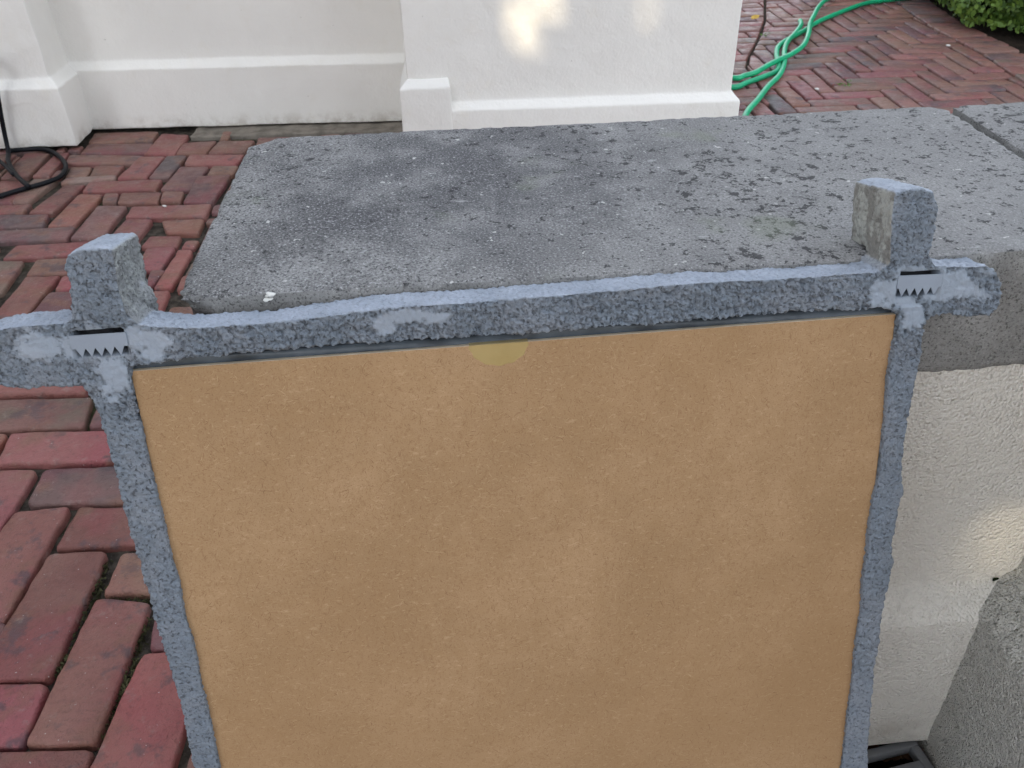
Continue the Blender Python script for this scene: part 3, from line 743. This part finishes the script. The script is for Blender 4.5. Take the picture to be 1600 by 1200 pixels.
# hardboard back panel
def bx(x0, x1, y0, y1, z0, z1): return loft([[Vector((x0, y0, z0)), Vector((x1, y0, z0)), Vector((x1, y1, z0)), Vector((x0, y1, z0))], [Vector((x0, y0, z1)), Vector((x1, y0, z1)), Vector((x1, y1, z1)), Vector((x0, y1, z1))]])
bm = bx(0, WB_, 0, HB_, -.0034, .0008); soften(bm, .0007, 2)
lc = Matrix.Translation(P0) @ FM.to_4x4()
me = bpy.data.meshes.new('backing_board'); bm.normal_update()
for f in bm.faces:
    if abs(f.normal.z) < .95: f.material_index = 1
bm.to_mesh(me); bm.free()
board = bpy.data.objects.new('backing_board', me); COL.objects.link(board)
me.materials.append(M['board']); me.materials.append(M['board_edge'])
board.matrix_world = lc
bpy.context.view_layer.update()
board.parent = frame; board.matrix_parent_inverse = frame.matrix_world.inverted(); board.matrix_world = lc
# wood fibres pressed into the surface
bm = bmesh.new(); rr = random.Random(3)
for k in range(11000):
    x, y = rr.uniform(.004, WB_-.004), rr.uniform(.004, HB_-.004); a = rr.uniform(0, 2*PI); L = rr.uniform(.0015, .0045)*(2.2 if rr.random() < .08 else 1); wdt = rr.uniform(.00005, .00012)
    cur = rr.gauss(0, 190); lightf = rr.random() < .48; n = 5; prev = None
    if lightf and rr.random() < .6: a = rr.gauss(0, .5)
    for i in range(n+1):
        nx, ny = -math.sin(a), math.cos(a); t = math.sin(PI*(i+.35)/(n+.7))*wdt
        pr = (bm.verts.new((x+nx*t, y+ny*t, .00086)), bm.verts.new((x-nx*t, y-ny*t, .00086)))
        if prev: 
            f = bm.faces.new((prev[0], prev[1], pr[1], pr[0])); f.material_index = 1 if lightf else 0
        prev = pr; x += math.cos(a)*L/n; y += math.sin(a)*L/n; a += cur*L/n
        if not (.001 < x < WB_-.001 and .001 < y < HB_-.001): break
fib = local_obj('wood_fibre', bm, (M['fibre_dark'], M['fibre_light']), board, False); fib['kind'] = 'stuff'
# yellowed clear sticker folded over the board's top edge
tc = uv(779, 540); tr_ = abs(uv(825, 540)[0]-tc[0])
bm = bmesh.new(); ring = []
cv = bm.verts.new((tc[0], .0, .00100))
for k in range(25):
    a = PI*k/24; r = tr_*(1+.03*math.sin(k*1.7)); ring.append(bm.verts.new((tc[0]+math.cos(a)*r, math.sin(a)*r*.78, .00100)))
for k in range(24): bm.faces.new((cv, ring[k], ring[k+1]))
fl = [bm.verts.new((tc[0]+s*tr_, -.0006, -.0030)) for s in (1, -1)]
bm.faces.new((ring[0], cv, ring[-1], fl[1], fl[0]))
local_obj('clear_sticker', bm, M['tape'], board, False)

# sawtooth hangers
def hanger(A, B, h, teeth, x0):
    d = (B-A); L = d.length; d.normalize(); n2 = Vector((-d.y, d.x))
    pts = [(0, 0), (L, 0), (L, h*.62)]
    tw = (L-x0*2)/teeth
    for k in range(teeth):
        xx = L-x0-tw*k
        pts += [(xx, h*.6), (xx-tw*.5, h)]
    pts += [(x0, h*.6), (0, h*.62)]
    bm = bmesh.new(); f = [bm.verts.new((*(A+d*a+n2*b), FW_+.0002)) for a, b in pts]
    es = [bm.edges.new((f[i], f[(i+1) % len(f)])) for i in range(len(f))]
    r = bmesh.ops.triangle_fill(bm, edges=es, use_beauty=True); fs = [g for g in r['geom'] if isinstance(g, bmesh.types.BMFace)]
    ex = bmesh.ops.extrude_face_region(bm, geom=fs)
    for v in ex['geom']:
        if isinstance(v, bmesh.types.BMVert): v.co.z -= .0008
    bmesh.ops.recalc_face_normals(bm, faces=bm.faces)
    return bm
local_obj('sawtooth_hanger', hanger(*H1, 5, .0022), M['hanger'], frame, False)
local_obj('sawtooth_hanger', hanger(*H2, 5, .0012), M['hanger'], frame, False)

# ================================================================== THINGS AROUND
# green garden hose
def hp3(L, z): return [gz(1140+x*.15, y*.15, z) for x, y in L]
R_ = .0088
s1 = [Vector((2.5, 3.95, R_)), Vector((2.15, 3.87, R_))]+hp3([(1600,10),(1400,40),(1200,110),(1000,190),(880,250),(790,310),(680,370),(560,440),(500,500),(490,580),(510,660),(490,740),(350,800),(180,860),(20,910)], R_)+[Vector((.78, 2.78, R_)), Vector((.62, 2.9, R_)), Vector((.7, 3.05, R_)), Vector((.82, 2.95, R_))]
s2 = hp3([(20,810),(150,790),(280,750),(400,680),(520,620),(650,560),(770,470),(820,360),(840,240),(880,160),(930,70),(1010,0)], R_*2.6)+[Vector((1.78, 4.0, R_)), Vector((2.1, 4.2, R_))]
s3 = hp3([(735,215),(742,262),(680,350),(600,440),(570,540),(570,650),(520,780),(400,900),(300,1030),(170,1190)], R_*1.4)+[Vector((.78, 2.25, R_)), Vector((.70, 2.02, R_)), Vector((.6, 1.9, R_))]
hose = obj('garden_hose', join(tube(s1+s2, R_), tube(s3, R_)), M['hose'])
tag(hose, 'bright green garden hose lying in crossed loops on the brick path beside the pier', 'hose')

# black wrought iron stand
r_ = .0062
st = thing('iron_stand', (-1.42, 2.36, 0), 'black wrought iron stand with looped feet, cut off by the left edge', 'plant stand')
loopp = [gz(x, y, r_) for x, y in ((11,236),(35,234),(60,233),(78,236),(93,245),(102,256),(102,266),(92,277),(70,286),(45,293),(20,300),(-5,308),(-30,315))]
legp = [on_y(-12, 100, 2.43), on_y(-1, 165, 2.43), on_y(7, 208, 2.435), gz(13, 237, r_*2.2), gz(13, 252, r_*2.4), gz(24, 272, r_*2.2), gz(45, 292, r_*2)]
leg2 = [gz(-40, 236, .03), gz(-10, 246, r_*3), gz(8, 259, r_*2.8), gz(21, 273, r_*2.4)]
def rotc(pts, ang):
    c = Vector((-1.42, 2.36, 0)); Rm = Matrix.Rotation(ang, 3, 'Z'); return [c+Rm @ (p-c) for p in pts]
for ang in (0, 2*PI/3, -2*PI/3):
    f = obj('foot_loop', tube(rotc(loopp, ang), r_, 8), M['iron'], st)
    obj('leg', tube(rotc(legp, ang)[:1]+rotc(legp, ang), r_, 8), M['iron'], st)
    obj('brace', tube(rotc(leg2, ang), r_*.85, 8), M['iron'], st)
tp = legp[0]; rad = (Vector((tp.x, tp.y, 0))-Vector((-1.42, 2.36, 0))).length
obj('top_ring', tube([Vector((-1.42+rad*math.cos(a*PI/8), 2.36+rad*math.sin(a*PI/8), tp.z)) for a in range(16)], r_, 8, True), M['iron'], st)

# leaves helper
def leaf_cloud(n, pos, size, seed=1, asp=.55):
    rr = random.Random(seed); me = bpy.data.meshes.new('leaves'); V = []; Fc = []; sd_ = []
    for _ in range(n):
        p, nn = pos(rr)
        if p is None: continue
        nrm_ = Vector((nn.x+rr.gauss(0, .5), nn.y+rr.gauss(0, .5), nn.z+rr.gauss(0, .5)+.2)).normalized()
        a = nrm_.orthogonal().normalized(); a = Matrix.Rotation(rr.uniform(0, 2*PI), 3, nrm_) @ a; b = nrm_.cross(a)
        s = size*rr.uniform(.6, 1.25); i = len(V)
        V += [p-a*s, p-a*s*.3+b*s*asp-nrm_*s*.1, p+a*s*.45+b*s*asp*.8-nrm_*s*.1, p+a*s-nrm_*s*.2, p+a*s*.45-b*s*asp*.8-nrm_*s*.1, p-a*s*.3-b*s*asp-nrm_*s*.1]
        Fc += [(i, i+1, i+2, i+3), (i, i+3, i+4, i+5)]; t = rr.random(); sd_ += [t, t]
    me.from_pydata(V, [], Fc); at_ = me.attributes.new('seed', 'FLOAT', 'FACE')
    for k, t in enumerate(sd_): at_.data[k].value = t
    return me
# clipped box hedge
HCN = Vector((3.05, 4.2, .30)); HR_ = Vector((1.12, 1.25, .42))
def hedge_r(d):
    return 1+.10*noise.noise(d*3.2)+.05*noise.noise(d*9)
def hpos(rr):
    d = Vector((rr.gauss(0, 1), rr.gauss(0, 1), rr.gauss(0, .8))).normalized()
    if d.x > .3 or d.y > .5 : 
        if rr.random() < .75: return None, None
    e = Vector([math.copysign(abs(c)**.42, c) for c in d]); r = hedge_r(d)*(1-abs(rr.gauss(0, .035)))
    p = HCN+Vector((e.x*HR_.x, e.y*HR_.y, e.z*HR_.z))*r
    if p.z < .02: return None, None
    return p, d
hd = thing('box_hedge', (HCN.x, HCN.y, 0), 'dense green clipped box hedge beside the path in the top right corner', 'hedge')
hm = leaf_cloud(52000, hpos, .0135, 4)
link('foliage', hm, hd, (M['box'],))
bm = bmesh.new(); bmesh.ops.create_icosphere(bm, subdivisions=4, radius=1)
for v in bm.verts:
    d = v.co.normalized(); e = Vector([math.copysign(abs(c)**.42, c) for c in d]); r = hedge_r(d)*.90
    v.co = HCN+Vector((e.x*HR_.x, e.y*HR_.y, e.z*HR_.z))*r
    v.co.z = max(v.co.z, .03)
obj('inner_twigs', bm, M['darkwood'], hd)

# tree added out of view behind the camera to block the sun
TG = Vector((.3, 1.6, .2)); TC = TG+SUN*7.2; TR = Vector((3.6, 2.25, 2.2))
holes = [(on_y(805, -22, 2.21), .082), (on_y(838, 2, 2.21), .066), (on_y(818, 34, 2.21), .056), (on_y(836, 62, 2.21), .050), (on_y(878, 12, 2.21), .06), (on_y(508, 150, 2.55), .052), (on_y(1010, -20, 2.21), .065),
         (on_y(1560, 860, .488), .066), (on_y(1520, 885, .488), .062), (on_y(1438, 690, .488), .058)]  # sun rays kept free of leaves to shape the light patches
def tpos(rr):
    while True:
        d = Vector((rr.uniform(-1, 1), rr.uniform(-1, 1), rr.uniform(-1, 1)))
        if d.length < 1: break
    p = TC+Vector((d.x*TR.x, d.y*TR.y, d.z*TR.z))*(1+.1*noise.noise(d*3))
    for h, r in holes:
        q = p-h; t = q.dot(SUN)
        if (q-SUN*t).length < r: return None, None
    return p, Vector((0, 0, .3))
tree = thing('added_shade_tree', (TC.x+1.0, TC.y-.6, 0), 'broad leafy tree added unseen behind the camera to block the sun', 'tree')
link('crown', leaf_cloud(38000, tpos, .10, 9, .6), tree, (M['tree'],))
bm = loft([[Vector((TC.x+1.0+r*math.cos(a*PI/6), TC.y-.6+r*math.sin(a*PI/6), z)) for a in range(12)] for z, r in ((-.02, .30), (.2, .22), (1.2, .17), (2.4, .15), (TC.z+.6, .05))])
obj('trunk', bm, M['bark'], tree)

# drain grate and litter at the foot of the near wall
bm = bmesh.new(); vs = [bm.verts.new(p) for p in ((.33, .20, .012), (ql+.03, .20, .012), (ql+.03, .50, .012), (.33, .50, .012))]; bm.faces.new(vs)
refine(bm, .02); wobble(bm, .006, 60)
structure(obj('drain_channel', bm, M['soil']))
gc = gz(1428, 1152, .042); ge = gz(1461, 1200, .042)
gd = (gc-ge); gd.normalize(); gx = Vector((gd.y, -gd.x, 0)) 
O = gc.copy(); O.z = 0
gr = thing('drain_grate', (O.x-.1, O.y-.08, .02), 'dark grey slotted drain grate with dry leaves at the foot of the wall', 'drain grate')
def gbox(x0, x1, y0, y1): 
    b = loft([rect(x0, x1, y0, y1, .030, O, gx, gd), rect(x0, x1, y0, y1, .042, O, gx, gd)]); soften(b, .0012, 2); return b
obj('grate_frame', join(gbox(-.24, 0, -.0085, 0), gbox(-.24, 0, -.19, -.1815), gbox(-.009, 0, -.1815, -.0085), gbox(-.24, -.231, -.1815, -.0085)), M['grate'], gr)
for k in range(8):
    y = -.0225-k*.0205
    obj('bar', gbox(-.231, -.009, y-.0075, y), M['grate'], gr)
def dry_leaf(name, loc, L, rot, m, label, cat='leaf', group=None, curl=.35):
    bm = bmesh.new(); g = []
    for i in range(9):
        t = i/8; w = math.sin(PI*t**.8)*.32*L; row = []
        for j in (-1, -.5, 0, .5, 1):
            row.append(bm.verts.new(((t-.5)*L, j*w, curl*L*(abs(j)*.35*math.sin(PI*t)+(t-.5)**2)+.0015*math.sin(9*t+j))))
        g.append(row)
    for i in range(8):
        for j in range(4): bm.faces.new((g[i][j], g[i][j+1], g[i+1][j+1], g[i+1][j]))
    bmesh.ops.remove_doubles(bm, verts=bm.verts, dist=1e-6)
    bmesh.ops.solidify(bm, geom=bm.faces[:], thickness=.0004)
    bm.transform(Matrix.Rotation(rot[2], 4, 'Z') @ Matrix.Rotation(rot[1], 4, 'Y') @ Matrix.Rotation(rot[0], 4, 'X'))
    o = obj(name, bm, m); o.location = loc; tag(o, label, cat, group); return o
rr = random.Random(12)
for k, (x, y, z, m) in enumerate([(1412,1150,.046,'tan'), (1385,1152,.04,'br'), (1398,1148,.036,'br'), (1432,1146,.04,'br'), (1372,1156,.044,'br'), (1395,1178,.03,'br'), (1412,1174,.03,'tan'), (1425,1172,.032,'br'), (1380,1182,.03,'br'), (1448,1142,.034,'br'), (1360,1165,.03,'br')]):
    p = gz(x, y, z)
    dry_leaf('dry_leaf', (p.x, p.y, p.z+(.004 if y < 1160 else -.004)), rr.uniform(.016, .024), (rr.uniform(-.5, .5), rr.uniform(-.3, .3), rr.uniform(-.5, .6)), M['tanleaf'] if m == 'tan' else M['dryleaf'],
             'light tan curled leaf caught at the drain grate' if m == 'tan' else 'dark brown dry leaf in the litter at the drain grate', 'leaf', 'tan leaves at the drain grate' if m == 'tan' else 'brown leaves at the drain grate')
p = gz(1180, 28, .012)
dry_leaf('fallen_leaf', tuple(p), .042, (.3, -.2, .4), M['yellowleaf'], 'small yellow fallen leaf on the bricks near the pier')

# moss and crumbs in the open joints
def strip_moss(L, n, sp, size, seed):
    rr = random.Random(seed); P = []
    for _ in range(n):
        i = rr.randrange(len(L)-1); t = rr.random(); a, b = gz(*L[i]), gz(*L[i+1]); p = a.lerp(b, t)
        P.append(Vector((p.x+rr.gauss(0, sp), p.y+rr.gauss(0, sp), -.012+rr.random()*.006)))
    return P
P = strip_moss([(225,960),(205,1040),(180,1090),(160,1165)], 420, .0035, .003, 1)+strip_moss([(165,870),(140,940),(110,1010),(85,1050)], 300, .003, .003, 2)+strip_moss([(150,905),(180,932),(235,930)], 120, .003, .003, 3)
rr = random.Random(5)
it = iter(P)
def mp(r):
    try: return next(it), Vector((0, 0, .2))
    except StopIteration: return None, None
ms = link('moss', leaf_cloud(len(P), mp, .0036, 3, .3), None, (M['moss'],)); ms['kind'] = 'stuff'; ms['label'] = 'dry moss growing in the open brick joints'; ms['category'] = 'moss'
# little weeds in the far joints
for k, (x, y, lab) in enumerate([(1318, 134, 'tiny green weed in a joint of the middle of the brick path'), (1195, 55, 'tiny green weed between the bricks just right of the yellow leaf')]):
    c = gz(x, y, 0)
    def wp(r, c=c): return c+Vector((r.gauss(0, .012), r.gauss(0, .012), abs(r.gauss(0, .008)))), Vector((0, 0, .6))
    tag(link('weed', leaf_cloud(22, wp, .006, 20+k, .3), None, (M['weed'],)), lab, 'weed')
for (x, y, lab) in ((1277, 139, 'white stone crumb on the path near the green hose'), (1482, 71, 'white stone crumb on the path near the hedge'), (258, 322, 'white stone crumb in a joint between the coping and the iron stand')):
    bm = bmesh.new(); bmesh.ops.create_icosphere(bm, subdivisions=2, radius=.006 if x > 500 else .004); wobble(bm, .004, 90, x); bm.transform(Matrix.Diagonal((1.3, 1, .5, 1)))
    o = obj('stone_crumb', bm, M['pebble']); p = gz(x, y, .002); o.location = p; tag(o, lab, 'pebble')

# two houses added out of view to keep low sky light off the scene
def house(x0, x1, y0, y1, h, label, face):
    nh = thing('house', ((x0+x1)/2, (y0+y1)/2, 0), label, 'house')
    obj('wall', finish(loft([rect(x0, x1, y0, y1, -.02), rect(x0, x1, y0, y1, h)]), .8, .02), M['house'], nh)
    rx, ry = (x0+x1)/2, (y0+y1)/2
    top = rect(rx-.1, rx+.1, y0-.3, y1+.3, h+1.6) if x1-x0 < y1-y0 else rect(x0-.3, x1+.3, ry-.1, ry+.1, h+1.6)
    obj('roof', finish(loft([rect(x0-.3, x1+.3, y0-.3, y1+.3, h+.01), top]), .8, .02), M['slate'], nh)
    for k in range(4):
        t = (k+.5)/4
        if face == 'x': y = y0+(y1-y0)*t; q = [rect(x1, x1+.05, y-.5, y+.5, z) for z in (1.9, 3.3)]
        else: x = x0+(x1-x0)*t; q = [rect(x-.5, x+.5, y1, y1+.05, z) for z in (1.9, 3.3)]
        obj('window', loft(q), M['wall'], nh)
M['house'] = flat_mat('brown_house_brick', (.30, .27, .24), .85, .2, 0, (40, .004)); M['slate'] = flat_mat('slate_roof', (.08, .08, .09), .7, .3)
house(-9.5, -5.2, -2.6, 6, 4.2, 'tall brown brick house added out of view at the left to block low sky', 'x')
house(-6.5, 7, -13.5, -9.0, 3.4, 'brown brick house added unseen behind the camera to block low sky', 'y')
bm = bmesh.new(); bmesh.ops.create_grid(bm, x_segments=20, y_segments=16, size=1)
for v in bm.verts: v.co = Vector((v.co.x*6, -5.1+v.co.y*3.8, -.004))
structure(obj('terrace', bm, flat_mat('pale_bounce_paving', (.52, .46, .38), .85, .2, 0, (30, .003))))  # pale paving added out of view to bounce warm light
